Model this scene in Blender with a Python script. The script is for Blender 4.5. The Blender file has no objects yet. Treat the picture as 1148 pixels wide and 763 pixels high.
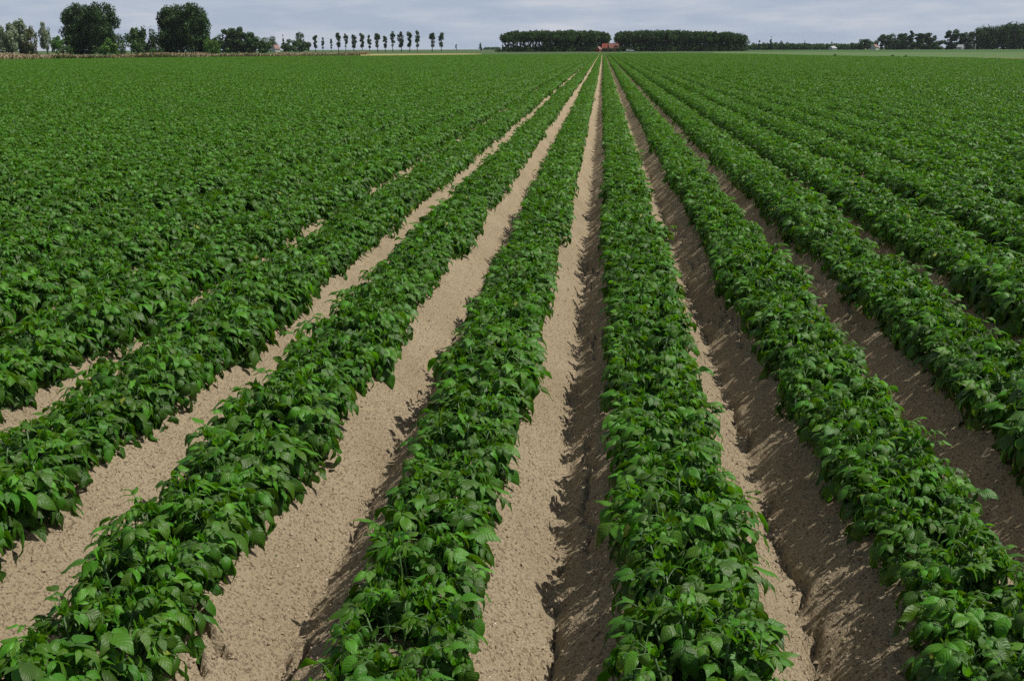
import bpy, math, random
import numpy as np
from mathutils import Matrix, Vector

rng = np.random.default_rng(7)
random.seed(7)
R = math.radians
scene = bpy.context.scene
col = scene.collection

# ------------------------------------------------------------------ camera
W0, H0, FPX = 1148.0, 763.0, 1200.0
CAM_H = 1.68
PITCH = math.atan(326.5 / FPX)
YAW = math.atan(103.0 * math.cos(PITCH) / FPX)
ROLL = R(0.2)
fwd = Vector((-math.sin(YAW) * math.cos(PITCH), math.cos(YAW) * math.cos(PITCH), -math.sin(PITCH)))
r0 = Vector((math.cos(YAW), math.sin(YAW), 0))
u0 = r0.cross(fwd)
rt = r0 * math.cos(ROLL) - u0 * math.sin(ROLL)
up = rt.cross(fwd)
cam_loc = Vector((0, 0, CAM_H))
cd = bpy.data.cameras.new('camera')
cam = bpy.data.objects.new('camera', cd)
col.objects.link(cam)
M = Matrix((rt, up, -fwd)).transposed().to_4x4()
M.translation = cam_loc
cam.matrix_world = M
cd.sensor_width = 36
cd.lens = FPX / W0 * 36
cd.clip_start = 0.05
cd.clip_end = 20000
scene.camera = cam


def gp(u, v, z=0.0):
    """the place on the level z that shows at a photo pixel"""
    d = fwd * FPX + rt * (u - W0 / 2) - up * (v - H0 / 2)
    t = (z - CAM_H) / d.z
    return cam_loc + d * t


def at(u, dist):
    """a ground place in the direction of photo column u at a forward distance"""
    d = fwd * FPX + rt * (u - W0 / 2) - up * (55 - H0 / 2)
    k = dist / d.y
    return Vector((d.x * k, dist, 0))


def metres(px, dist):
    return px * dist / (FPX / math.cos(PITCH)) * 1.0


RT, UP, FW, CL = (np.array(v) for v in (rt, up, fwd, cam_loc))


def project(P):
    q = P - CL
    z = q @ FW
    zz = np.where(z > 0.05, z, np.nan)
    return W0 / 2 + FPX * (q @ RT) / zz, H0 / 2 - FPX * (q @ UP) / zz


# ------------------------------------------------------------------ helpers
def tag(o, label=None, cat=None, group=None, kind=None):
    if label: o['label'] = label
    if cat: o['category'] = cat
    if group: o['group'] = group
    if kind: o['kind'] = kind
    return o


def empty(name, loc, rz=0.0, sc=1.0):
    o = bpy.data.objects.new(name, None)
    col.objects.link(o)
    o.location = loc
    o.rotation_euler = (0, 0, rz)
    o.scale = (sc, sc, sc) if not isinstance(sc, tuple) else sc
    o.empty_display_size = 0.1
    return o


def mesh_np(name, V, F, mat=None, uv=None, tone=None, smooth=False):
    """V (n,3), F (m,4) quads"""
    me = bpy.data.meshes.new(name)
    V = np.asarray(V, np.float32)
    F = np.asarray(F, np.int32)
    n, k = F.shape
    me.vertices.add(len(V))
    me.vertices.foreach_set('co', V.ravel())
    me.loops.add(n * k)
    me.loops.foreach_set('vertex_index', F.ravel())
    me.polygons.add(n)
    me.polygons.foreach_set('loop_start', np.arange(0, n * k, k, dtype=np.int32))
    me.polygons.foreach_set('loop_total', np.full(n, k, np.int32))
    if uv is not None:
        l = me.uv_layers.new(name='leaf')
        l.data.foreach_set('uv', np.asarray(uv, np.float32)[F.ravel()].ravel())
    if tone is not None:
        a = me.attributes.new('tone', 'FLOAT_COLOR', 'POINT')
        t = np.ones((len(V), 4), np.float32)
        t[:, :tone.shape[1]] = tone
        a.data.foreach_set('color', t.ravel())
    me.polygons.foreach_set('use_smooth', np.full(n, smooth, dtype=bool))
    me.update(calc_edges=True)
    me.validate()
    if mat is not None:
        me.materials.append(mat)
    return me


def link(name, me, parent=None):
    o = bpy.data.objects.new(name, me)
    col.objects.link(o)
    if parent is not None:
        o.parent = parent
    return o


class MB:
    """boxes, prisms and tubes gathered into one mesh"""
    def __init__(s):
        s.v, s.f = [], []

    def add(s, verts, faces):
        b = len(s.v)
        s.v += [tuple(p) for p in verts]
        s.f += [tuple(b + i for i in f) for f in faces]

    def box(s, x0, x1, y0, y1, z0, z1):
        s.add([(x0, y0, z0), (x1, y0, z0), (x1, y1, z0), (x0, y1, z0), (x0, y0, z1), (x1, y0, z1), (x1, y1, z1), (x0, y1, z1)],
              [(0, 3, 2, 1), (4, 5, 6, 7), (0, 1, 5, 4), (1, 2, 6, 5), (2, 3, 7, 6), (3, 0, 4, 7)])

    def extrude_x(s, prof, x0, x1):
        """profile of (y,z) run from x0 to x1, closed"""
        n = len(prof)
        s.add([(x0, y, z) for y, z in prof] + [(x1, y, z) for y, z in prof],
              [tuple(range(n - 1, -1, -1)), tuple(range(n, 2 * n))] + [(i, (i + 1) % n, n + (i + 1) % n, n + i) for i in range(n)])

    def extrude_y(s, prof, y0, y1):
        n = len(prof)
        s.add([(x, y0, z) for x, z in prof] + [(x, y1, z) for x, z in prof],
              [tuple(range(n)), tuple(range(2 * n - 1, n - 1, -1))] + [(i, n + i, n + (i + 1) % n, (i + 1) % n) for i in range(n)])

    def tube(s, pts, rad, k=6):
        pts = [np.array(p, float) for p in pts]
        rings = []
        for i, p in enumerate(pts):
            d = pts[min(i + 1, len(pts) - 1)] - pts[max(i - 1, 0)]
            d /= np.linalg.norm(d) + 1e-9
            a = np.cross(d, (0.31, 0.95, 0.1) if abs(d[1]) < .9 else (1, 0, 0)); a /= np.linalg.norm(a)
            b = np.cross(d, a)
            rings.append([p + rad[i] * (math.cos(2 * math.pi * j / k) * a + math.sin(2 * math.pi * j / k) * b) for j in range(k)])
        vs = [q for r in rings for q in r]
        fs = []
        for i in range(len(pts) - 1):
            for j in range(k):
                fs.append((i * k + j, i * k + (j + 1) % k, (i + 1) * k + (j + 1) % k, (i + 1) * k + j))
        fs.append(tuple(range((len(pts) - 1) * k, len(pts) * k)))
        s.add(vs, fs)

    def mesh(s, name, mat, smooth=False):
        me = bpy.data.meshes.new(name)
        me.from_pydata(s.v, [], s.f)
        me.materials.append(mat)
        if smooth:
            for p in me.polygons: p.use_smooth = True
        return me


# ------------------------------------------------------------------ materials
def new_mat(name):
    m = bpy.data.materials.new(name)
    m.use_nodes = True
    nt = m.node_tree
    nt.nodes.clear()
    out = nt.nodes.new('ShaderNodeOutputMaterial')
    return m, nt, out


def N(nt, kind, **kw):
    n = nt.nodes.new(kind)
    for k, v in kw.items():
        if k.startswith('i_'):
            n.inputs[int(k[2:])].default_value = v
        else:
            setattr(n, k, v)
    return n


def math_(nt, op, a, b=None, clamp=False):
    n = nt.nodes.new('ShaderNodeMath')
    n.operation = op
    n.use_clamp = clamp
    for i, x in enumerate((a, b)):
        if x is None: continue
        if isinstance(x, (int, float)): n.inputs[i].default_value = x
        else: nt.links.new(x, n.inputs[i])
    return n.outputs[0]


def mix_(nt, f, a, b, blend='MIX'):
    n = nt.nodes.new('ShaderNodeMix')
    n.data_type = 'RGBA'
    n.blend_type = blend
    for s, x in ((n.inputs[0], f), (n.inputs[6], a), (n.inputs[7], b)):
        if isinstance(x, (int, float)): s.default_value = x
        elif isinstance(x, tuple): s.default_value = (*x, 1)
        else: nt.links.new(x, s)
    return n.outputs[2]


def ramp_(nt, f, stops):
    n = nt.nodes.new('ShaderNodeValToRGB')
    e = n.color_ramp.elements
    while len(e) < len(stops): e.new(0.5)
    for i, (p, c) in enumerate(stops):
        e[i].position = p
        e[i].color = (*c, 1) if isinstance(c, tuple) else (c, c, c, 1)
    nt.links.new(f, n.inputs[0])
    return n.outputs[0]


def principled(nt, out, rough=.6, spec=.5):
    b = nt.nodes.new('ShaderNodeBsdfPrincipled')
    b.inputs['Roughness'].default_value = rough
    b.inputs['Specular IOR Level'].default_value = spec
    nt.links.new(b.outputs[0], out.inputs[0])
    return b


def leaf_material(name, dark, young, trans, veins=True, rough=.47, spec=.40, tmix=.25):
    m, nt, out = new_mat(name)
    L = nt.links.new
    a = N(nt, 'ShaderNodeAttribute', attribute_name='tone')
    sep = nt.nodes.new('ShaderNodeSeparateColor')
    L(a.outputs['Color'], sep.inputs[0])
    rnd, age = sep.outputs[0], sep.outputs[1]
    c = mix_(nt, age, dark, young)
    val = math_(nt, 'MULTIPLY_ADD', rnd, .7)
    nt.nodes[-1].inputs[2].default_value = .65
    hsv = nt.nodes.new('ShaderNodeHueSaturation')
    L(c, hsv.inputs['Color'])
    L(val, hsv.inputs['Value'])
    oi = nt.nodes.new('ShaderNodeObjectInfo')
    hue = math_(nt, 'MULTIPLY_ADD', rnd, .03)
    nt.nodes[-1].inputs[2].default_value = .485
    L(hue, hsv.inputs['Hue'])
    c = hsv.outputs[0]
    if veins:
        c = mix_(nt, math_(nt, 'MULTIPLY', math_(nt, 'GREATER_THAN', rnd, .9985), .7), c, (.26, .27, .03))
    b = nt.nodes.new('ShaderNodeBsdfPrincipled')
    b.inputs['Roughness'].default_value = rough
    b.inputs['Specular IOR Level'].default_value = spec
    if veins:
        uv = N(nt, 'ShaderNodeUVMap', uv_map='leaf')
        s = nt.nodes.new('ShaderNodeSeparateXYZ')
        L(uv.outputs[0], s.inputs[0])
        across = math_(nt, 'ABSOLUTE', math_(nt, 'MULTIPLY_ADD', s.outputs[1], 2.0))
        nt.nodes[-2].inputs[2].default_value = -1.0
        ph = math_(nt, 'SUBTRACT', math_(nt, 'MULTIPLY', s.outputs[0], 6.5), math_(nt, 'MULTIPLY', across, 1.7))
        tri = math_(nt, 'PINGPONG', ph, .5)
        vein = math_(nt, 'SUBTRACT', 1.0, math_(nt, 'MULTIPLY', tri, 8.0), clamp=True)
        mid = math_(nt, 'SUBTRACT', 1.0, math_(nt, 'MULTIPLY', across, 11.0), clamp=True)
        both = math_(nt, 'MAXIMUM', math_(nt, 'MULTIPLY', vein, .45), mid)
        c = mix_(nt, math_(nt, 'MULTIPLY', both, .15), c, (.14, .22, .07))
        n = N(nt, 'ShaderNodeTexNoise')
        n.inputs['Scale'].default_value = 14
        L(uv.outputs[0], n.inputs['Vector'])
        hgt = math_(nt, 'ADD', math_(nt, 'MULTIPLY', tri, 1.0), math_(nt, 'MULTIPLY', n.outputs[0], .5))
        bp = nt.nodes.new('ShaderNodeBump')
        bp.inputs['Strength'].default_value = .35
        bp.inputs['Distance'].default_value = .004
        L(hgt, bp.inputs['Height'])
        L(bp.outputs[0], b.inputs['Normal'])
    L(c, b.inputs['Base Color'])
    t = nt.nodes.new('ShaderNodeBsdfTranslucent')
    tc = mix_(nt, 1.0, c, trans, 'MULTIPLY')
    L(tc, t.inputs[0])
    mx = nt.nodes.new('ShaderNodeMixShader')
    mx.inputs[0].default_value = tmix
    L(b.outputs[0], mx.inputs[1])
    L(t.outputs[0], mx.inputs[2])
    L(mx.outputs[0], out.inputs[0])
    return m


def noisy_material(name, c0, c1, scale=5.0, rough=.85, spec=.2, detail=4, bump=0.0, coord='Object'):
    m, nt, out = new_mat(name)
    b = principled(nt, out, rough, spec)
    tc = nt.nodes.new('ShaderNodeTexCoord')
    n = N(nt, 'ShaderNodeTexNoise')
    n.inputs['Scale'].default_value = scale
    n.inputs['Detail'].default_value = detail
    nt.links.new(tc.outputs[coord], n.inputs['Vector'])
    c = ramp_(nt, n.outputs[0], [(.32, c0), (.68, c1)])
    nt.links.new(c, b.inputs['Base Color'])
    if bump:
        bp = nt.nodes.new('ShaderNodeBump')
        bp.inputs['Strength'].default_value = bump
        nt.links.new(n.outputs[0], bp.inputs['Height'])
        nt.links.new(bp.outputs[0], b.inputs['Normal'])
    return m


MAT = {}
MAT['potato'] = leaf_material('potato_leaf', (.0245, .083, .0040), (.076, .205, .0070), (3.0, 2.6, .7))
MAT['potato_far'] = leaf_material('potato_leaf_plain', (.030, .092, .0070), (.076, .200, .012), (2.9, 2.6, .8), veins=False, rough=.54, spec=.34)
MAT['stem'] = noisy_material('potato_stem', (.035, .085, .018), (.06, .12, .03), 20, .5, .4)
MAT['yellow'] = noisy_material('yellowed_leaf', (.35, .40, .05), (.46, .46, .08), 30, .5, .4)
MAT['bark'] = noisy_material('bark', (.035, .03, .025), (.08, .07, .055), 3, .9, .1, bump=.4)
MAT['tree_dark'] = leaf_material('dark_tree_leaves', (.024, .056, .014), (.045, .092, .02), (1.5, 1.7, .8), veins=False, rough=.6, spec=.25, tmix=.15)
MAT['tree_mid'] = leaf_material('green_tree_leaves', (.038, .085, .02), (.062, .125, .028), (1.6, 1.8, .8), veins=False, rough=.6, spec=.25, tmix=.18)
MAT['tree_bright'] = leaf_material('bright_bush_leaves', (.06, .135, .02), (.09, .19, .03), (1.6, 1.8, .8), veins=False, rough=.6, spec=.25, tmix=.2)
MAT['tree_grey'] = leaf_material('silvery_willow_leaves', (.15, .195, .115), (.23, .28, .17), (1.3, 1.4, .9), veins=False, rough=.6, spec=.3, tmix=.15)
MAT['tree_olive'] = leaf_material('olive_tree_leaves', (.09, .105, .038), (.13, .14, .055), (1.4, 1.4, .7), veins=False, rough=.6, spec=.3, tmix=.15)


def soil_material():
    m, nt, out = new_mat('dry_sandy_soil')
    L = nt.links.new
    b = principled(nt, out, .95, .12)
    tc = nt.nodes.new('ShaderNodeTexCoord')
    def noise(scale, detail=3, rough=.55):
        n = N(nt, 'ShaderNodeTexNoise')
        n.inputs['Scale'].default_value = scale
        n.inputs['Detail'].default_value = detail
        n.inputs['Roughness'].default_value = rough
        L(tc.outputs['Object'], n.inputs['Vector'])
        return n.outputs[0]
    big = noise(1.7, 3)
    fine = noise(95, 4, .65)
    mid = noise(22, 3)
    c = ramp_(nt, big, [(.3, (.33, .265, .170)), (.7, (.405, .33, .220))])
    c = mix_(nt, ramp_(nt, fine, [(.36, 1.0), (.50, 0.0)]), c, (.15, .108, .072))  # hollows of the fine bump coloured dark, pit shade put into the colour
    c = mix_(nt, math_(nt, 'MULTIPLY', ramp_(nt, mid, [(.5, 0.0), (.75, 1.0)]), .35), c, (.39, .305, .22))
    vo = N(nt, 'ShaderNodeTexVoronoi')
    vo.inputs['Scale'].default_value = 60
    L(tc.outputs['Object'], vo.inputs['Vector'])
    sp = nt.nodes.new('ShaderNodeSeparateColor')
    L(vo.outputs['Color'], sp.inputs[0])
    # scattered dark dots painted in for the shade inside small pits
    dk = math_(nt, 'MULTIPLY', math_(nt, 'GREATER_THAN', sp.outputs[0], .86), math_(nt, 'LESS_THAN', vo.outputs['Distance'], .33))
    c = mix_(nt, math_(nt, 'MULTIPLY', dk, .6), c, (.09, .065, .045))
    L(c, b.inputs['Base Color'])
    bp = nt.nodes.new('ShaderNodeBump')
    bp.inputs['Strength'].default_value = 1.0
    bp.inputs['Distance'].default_value = .02
    h = math_(nt, 'ADD', fine, math_(nt, 'MULTIPLY', mid, .8))
    L(h, bp.inputs['Height'])
    L(bp.outputs[0], b.inputs['Normal'])
    return m


MAT['soil'] = soil_material()
MAT['crumb'] = noisy_material('soil_crumb', (.25, .197, .134), (.35, .28, .195), 40, .95, .1)
MAT['shell'] = noisy_material('shell_chip', (.62, .58, .5), (.8, .77, .7), 40, .6, .3)
MAT['land'] = noisy_material('farm_land', (.050, .085, .030), (.075, .115, .045), .02, .95, .1)
MAT['grassland'] = noisy_material('pale_grass', (.075, .128, .045), (.098, .155, .058), .15, .95, .1)
MAT['far_green'] = noisy_material('far_crop', (.045, .095, .03), (.06, .12, .038), .1, .95, .1)
MAT['grain'] = noisy_material('ripe_grain', (.25, .23, .09), (.31, .28, .12), .4, .95, .1)
MAT['bare'] = noisy_material('bare_strip', (.19, .12, .085), (.25, .17, .12), 1.2, .95, .1)


def drygrass_material():
    m, nt, out = new_mat('dry_verge_grass')
    b = principled(nt, out, .8, .2)
    a = N(nt, 'ShaderNodeAttribute', attribute_name='tone')
    sep = nt.nodes.new('ShaderNodeSeparateColor')
    nt.links.new(a.outputs['Color'], sep.inputs[0])
    c = ramp_(nt, sep.outputs[0], [(0.0, (.09, .14, .045)), (.3, (.21, .18, .085)), (.65, (.31, .25, .15)), (1.0, (.40, .34, .22))])
    nt.links.new(c, b.inputs['Base Color'])
    return m


MAT['drygrass'] = drygrass_material()

# ------------------------------------------------------------------ light and sky
SUN_EL, SUN_AZ = R(57), R(90)          # azimuth measured from +Y towards +X: the sun stands square to the rows, on the right
sd = bpy.data.lights.new('sun', 'SUN')
sd.energy = 4.8
sd.angle = R(0.53)
sd.color = (1.0, .955, .88)
sun = bpy.data.objects.new('sun', sd)
col.objects.link(sun)
to_sun = Vector((math.sin(SUN_AZ) * math.cos(SUN_EL), math.cos(SUN_AZ) * math.cos(SUN_EL), math.sin(SUN_EL)))
sun.rotation_euler = to_sun.to_track_quat('Z', 'Y').to_euler()
sun.location = (20, 0, 30)

w = bpy.data.worlds.new('World')
scene.world = w
w.use_nodes = True
nt = w.node_tree
nt.nodes.clear()
out = nt.nodes.new('ShaderNodeOutputWorld')
bg = nt.nodes.new('ShaderNodeBackground')
sky = nt.nodes.new('ShaderNodeTexSky')
sky.sky_type = 'NISHITA'
sky.sun_disc = False
sky.sun_elevation = SUN_EL
sky.sun_rotation = SUN_AZ
sky.dust_density = 2.0
tc = nt.nodes.new('ShaderNodeTexCoord')
sx = nt.nodes.new('ShaderNodeSeparateXYZ')
nt.links.new(tc.outputs['Generated'], sx.inputs[0])
mp = nt.nodes.new('ShaderNodeMapping')
mp.inputs['Scale'].default_value = (1.0, 1.0, 7.0)
mp.inputs['Location'].default_value = (.3, .1, .15)
nt.links.new(tc.outputs['Generated'], mp.inputs[0])
n1 = nt.nodes.new('ShaderNodeTexNoise')
n1.inputs['Scale'].default_value = 9.0
n1.inputs['Detail'].default_value = 6
n1.inputs['Roughness'].default_value = .55
nt.links.new(mp.outputs[0], n1.inputs['Vector'])
SKY_S = 0.11
# thin cloud and the milky air low over the land, as wide as the sky itself
def k(c): return tuple(x / SKY_S for x in c)
cloud = ramp_(nt, n1.outputs[0], [(.40, k((.405, .48, .60))), (.55, k((.475, .535, .635))), (.72, k((.62, .645, .71)))])
low = ramp_(nt, math_(nt, 'ABSOLUTE', sx.outputs[2]), [(.0, .97), (.12, .9), (.45, .62), (1.0, .55)])
warm = ramp_(nt, sx.outputs[2], [(.06, (1.0, 1.0, 1.0)), (.35, (.60, .55, .45))])
cloud = mix_(nt, 1.0, cloud, warm, 'MULTIPLY')
cc = mix_(nt, low, sky.outputs[0], cloud)
nt.links.new(cc, bg.inputs[0])
bg.inputs[1].default_value = SKY_S
nt.links.new(bg.outputs[0], out.inputs[0])

vs = scene.view_settings
vs.view_transform = 'Standard'
vs.look = 'None'
vs.exposure = 0.0
vs.gamma = 1.0
vs.use_curve_mapping = False
scene.cycles.max_bounces = 5
scene.cycles.diffuse_bounces = 3
scene.cycles.glossy_bounces = 2
scene.cycles.transmission_bounces = 3
scene.cycles.use_denoising = False
scene.cycles.denoiser = 'OPENIMAGEDENOISE'
scene.cycles.denoising_input_passes = 'RGB_ALBEDO_NORMAL'
scene.cycles.denoising_prefilter = 'ACCURATE'
scene.render.film_transparent = False

# ------------------------------------------------------------------ noise for the soil
def vnoise(x, y, seed):
    xi, yi = np.floor(x).astype(np.int64), np.floor(y).astype(np.int64)
    xf, yf = x - xi, y - yi
    xf = xf * xf * (3 - 2 * xf); yf = yf * yf * (3 - 2 * yf)
    def h(a, b):
        n = (a * 374761393 + b * 668265263 + seed * 2147483647) & 0xffffffff
        n = ((n ^ (n >> 13)) * 1274126177) & 0xffffffff
        return ((n ^ (n >> 16)) & 0xffff) / 65535.0
    return (h(xi, yi) * (1 - xf) * (1 - yf) + h(xi + 1, yi) * xf * (1 - yf) + h(xi, yi + 1) * (1 - xf) * yf + h(xi + 1, yi + 1) * xf * yf) - .5


# drying cracks that run across the ridge flanks near the camera
CRACKS = [[tuple(gp(u, v, .1))[:2] for u, v in c] for c in (
    ((205, 676), (213, 697), (228, 716), (246, 735)), ((186, 690), (184, 712), (176, 735)), ((228, 716), (216, 740), (226, 760)),
    ((284, 612), (296, 592), (309, 572), (318, 545), (340, 530)), ((312, 757), (322, 735), (338, 716), (346, 700)), ((516, 757), (512, 740), (520, 722)))]

ROW0, PITCHX = 0.262, 0.75
RIDGE = 0.21


def soil_height(x, y, fine=True):
    xw = x + .03 * vnoise(x * .6, y * .9, 3)
    d = (xw - ROW0) / PITCHX
    a = np.abs(d - np.round(d)) * PITCHX
    t = np.clip((a - .075) / .285, 0, 1)
    z = RIDGE * (1 - t ** 1.25)
    z += .022 * vnoise(x * 4, y * 2.2, 5) + .012 * vnoise(x * 13, y * 11, 6)
    if fine:
        f = np.clip(1.5 - y / 14, 0.15, 1)
        z += f * (.012 * vnoise(x * 34, y * 34, 8) + .012 * vnoise(x * 75, y * 75, 9))
        # cracks where the ridge flank meets the furrow bottom, and some on the shoulder
        for off, s, dep, lo in ((.366, 11, .045, -.10), (.29, 14, .045, .12), (.22, 17, .035, .17)):
            m = off + .07 * vnoise(y * 7 + s, np.round(d) * 7.3, s) + .035 * vnoise(y * 19, np.round(d) * 3.1, s + 1)
            on = np.clip((vnoise(y * 1.7, np.round(d) * 5.7 + s, s + 2) - lo) * 8, 0, 1)
            g = np.exp(-((a - m) / .009) ** 2)
            side = np.where(d - np.round(d) < 0, 1.0, .6)
            z -= dep * g * on * side * f
        for pts in CRACKS:
            for (ax, ay), (bx, by) in zip(pts[:-1], pts[1:]):
                m = (x > min(ax, bx) - .15) & (x < max(ax, bx) + .15) & (y > min(ay, by) - .15) & (y < max(ay, by) + .15)
                if not m.any(): continue
                xx, yy = x[m] + .03 * vnoise(x[m] * 16, y[m] * 16, 60) + .02 * vnoise(x[m] * 45, y[m] * 45, 61), y[m] + .03 * vnoise(x[m] * 16, y[m] * 16, 62)
                L2 = (bx - ax) ** 2 + (by - ay) ** 2
                t_ = np.clip(((xx - ax) * (bx - ax) + (yy - ay) * (by - ay)) / L2, 0, 1)
                dd = np.hypot(xx - ax - t_ * (bx - ax), yy - ay - t_ * (by - ay))
                z[m] -= .075 * np.exp(-(dd / .012) ** 2) - .010 * np.exp(-((dd - .03) / .02) ** 2)
    return z


# polygon edge of the potato crop, as seen along its far border
EDGE = [gp(u, v, .4) for u, v in ((-40, 66.6), (50, 66.0), (300, 63.2), (400, 62.2), (600, 60.9), (690, 59.9), (800, 59.9), (900, 61.6), (960, 62.6), (1148, 65.6), (1190, 66.3))]
EA = np.array([math.atan2(p.x, p.y) for p in EDGE])
EDI = np.array([math.hypot(p.x, p.y) for p in EDGE])


def crop_reach(x, y):
    """distance from the camera's foot to the crop's border in the direction of (x, y)"""
    return np.interp(np.arctan2(x, y), EA, EDI)


def build_soil():
    xs = np.concatenate([np.arange(-95, -9, .09375), np.arange(-9, -3.3, .035), np.arange(-3.3, 2.9, .0125), np.arange(2.9, 9, .035), np.arange(9, 75, .09375)])
    ys, y = [], .9
    while y < 320:
        ys.append(y)
        y += max(.011, .0032 * y) if y < 5 else (.012 * y if y < 15 else .04 * y)
    ys = np.array(ys)
    X, Y = np.meshgrid(xs, ys)
    Z = soil_height(X, Y)
    nx, ny = len(xs), len(ys)
    i = np.arange(ny - 1)[:, None] * nx + np.arange(nx - 1)[None, :]
    Fq = np.stack([i, i + 1, i + nx + 1, i + nx], -1).reshape(-1, 4)
    cx, cy = X[:-1, :-1].ravel(), Y[:-1, :-1].ravel()
    keep = (cx > -.68 * cy - 2.2) & (cx < .52 * cy + 2.2) & (np.hypot(cx, cy) < crop_reach(cx, cy) + 1.5)
    Fq = Fq[keep]
    used = np.unique(Fq)
    remap = np.full(nx * ny, -1); remap[used] = np.arange(len(used))
    V = np.stack([X.ravel(), Y.ravel(), Z.ravel()], -1)[used]
    me = mesh_np('ridged_soil', V, remap[Fq], MAT['soil'], smooth=True)
    o = link('ploughed_field', me)
    tag(o, 'dry sandy soil drawn up into long straight ridges and furrows', 'soil', kind='structure')


build_soil()


def sheet(name, pts, z, mat, label, cat):
    mb = MB()
    mb.add([(p[0], p[1], z) for p in pts], [tuple(range(len(pts)))])
    o = link(name, mb.mesh(name, mat))
    tag(o, label, cat, kind='structure')
    return o


sheet('ground', [(-3400, -200), (3400, -200), (3400, 4900), (-3400, 4900)], -.12, MAT['land'], 'flat green farmland stretching away to the horizon', 'ground')

# ------------------------------------------------------------------ potato plants
def leaflet_grid(nt_, ns):
    t = np.linspace(0, 1, nt_)
    s = np.linspace(-1, 1, ns)
    T, S = np.meshgrid(t, s, indexing='ij')
    idx = np.arange(nt_ * ns).reshape(nt_, ns)
    F = np.stack([idx[:-1, :-1], idx[:-1, 1:], idx[1:, 1:], idx[1:, :-1]], -1).reshape(-1, 4)
    return T.ravel(), S.ravel(), F


GR = {0: leaflet_grid(7, 5), 1: leaflet_grid(4, 3), 2: leaflet_grid(3, 2)}


def norm(v):
    return v / (np.linalg.norm(v) + 1e-9)


class Leaves:
    def __init__(s, res, rg):
        s.res, s.rg = res, rg
        s.V, s.F, s.U, s.T, s.n = [], [], [], [], 0

    def leaflet(s, p, d, n, L, wr, droop, age, fold=.25, rnd=None):
        """one leaflet from p along d, its face towards n"""
        rg = s.rg
        T, S, F = GR[s.res]
        d = norm(d)
        side = norm(np.cross(d, n))
        n = np.cross(side, d)
        wmax = L * wr
        if s.res == 2:
            prof = np.array([.55, 1.0, .12])[np.round(T * 2).astype(int)]
        else:
            prof = np.sin(math.pi * np.clip(T, 0, 1) ** .70) ** .95 * (1 - .22 * T) * 1.08 + .02
            prof[T > .99] = .02
        x = prof * S * wmax / 2
        ang = droop * T
        yy = L * (T - droop ** 2 * T ** 3 / 6)
        zz = -L * droop * T ** 2 / 2
        zz = zz + np.abs(x) * fold - (np.abs(S) ** 2) * np.abs(x) * fold * 1.3
        if s.res == 0:
            zz = zz + L * .035 * np.sin(T * 9 + rg.uniform(0, 6)) * np.abs(S) + L * .03 * np.sin(S * 3 + T * 5 + rg.uniform(0, 6))
        P = p + x[:, None] * side + yy[:, None] * d + zz[:, None] * n
        s.V.append(P)
        s.F.append(F + s.n)
        s.U.append(np.stack([T, (S + 1) / 2], -1))
        r = rg.uniform(0, 1) if rnd is None else rnd
        s.T.append(np.tile([[r, age, 0]], (len(T), 1)))
        s.n += len(T)

    def arrays(s):
        return np.concatenate(s.V), np.concatenate(s.F), np.concatenate(s.U), np.concatenate(s.T)


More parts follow.
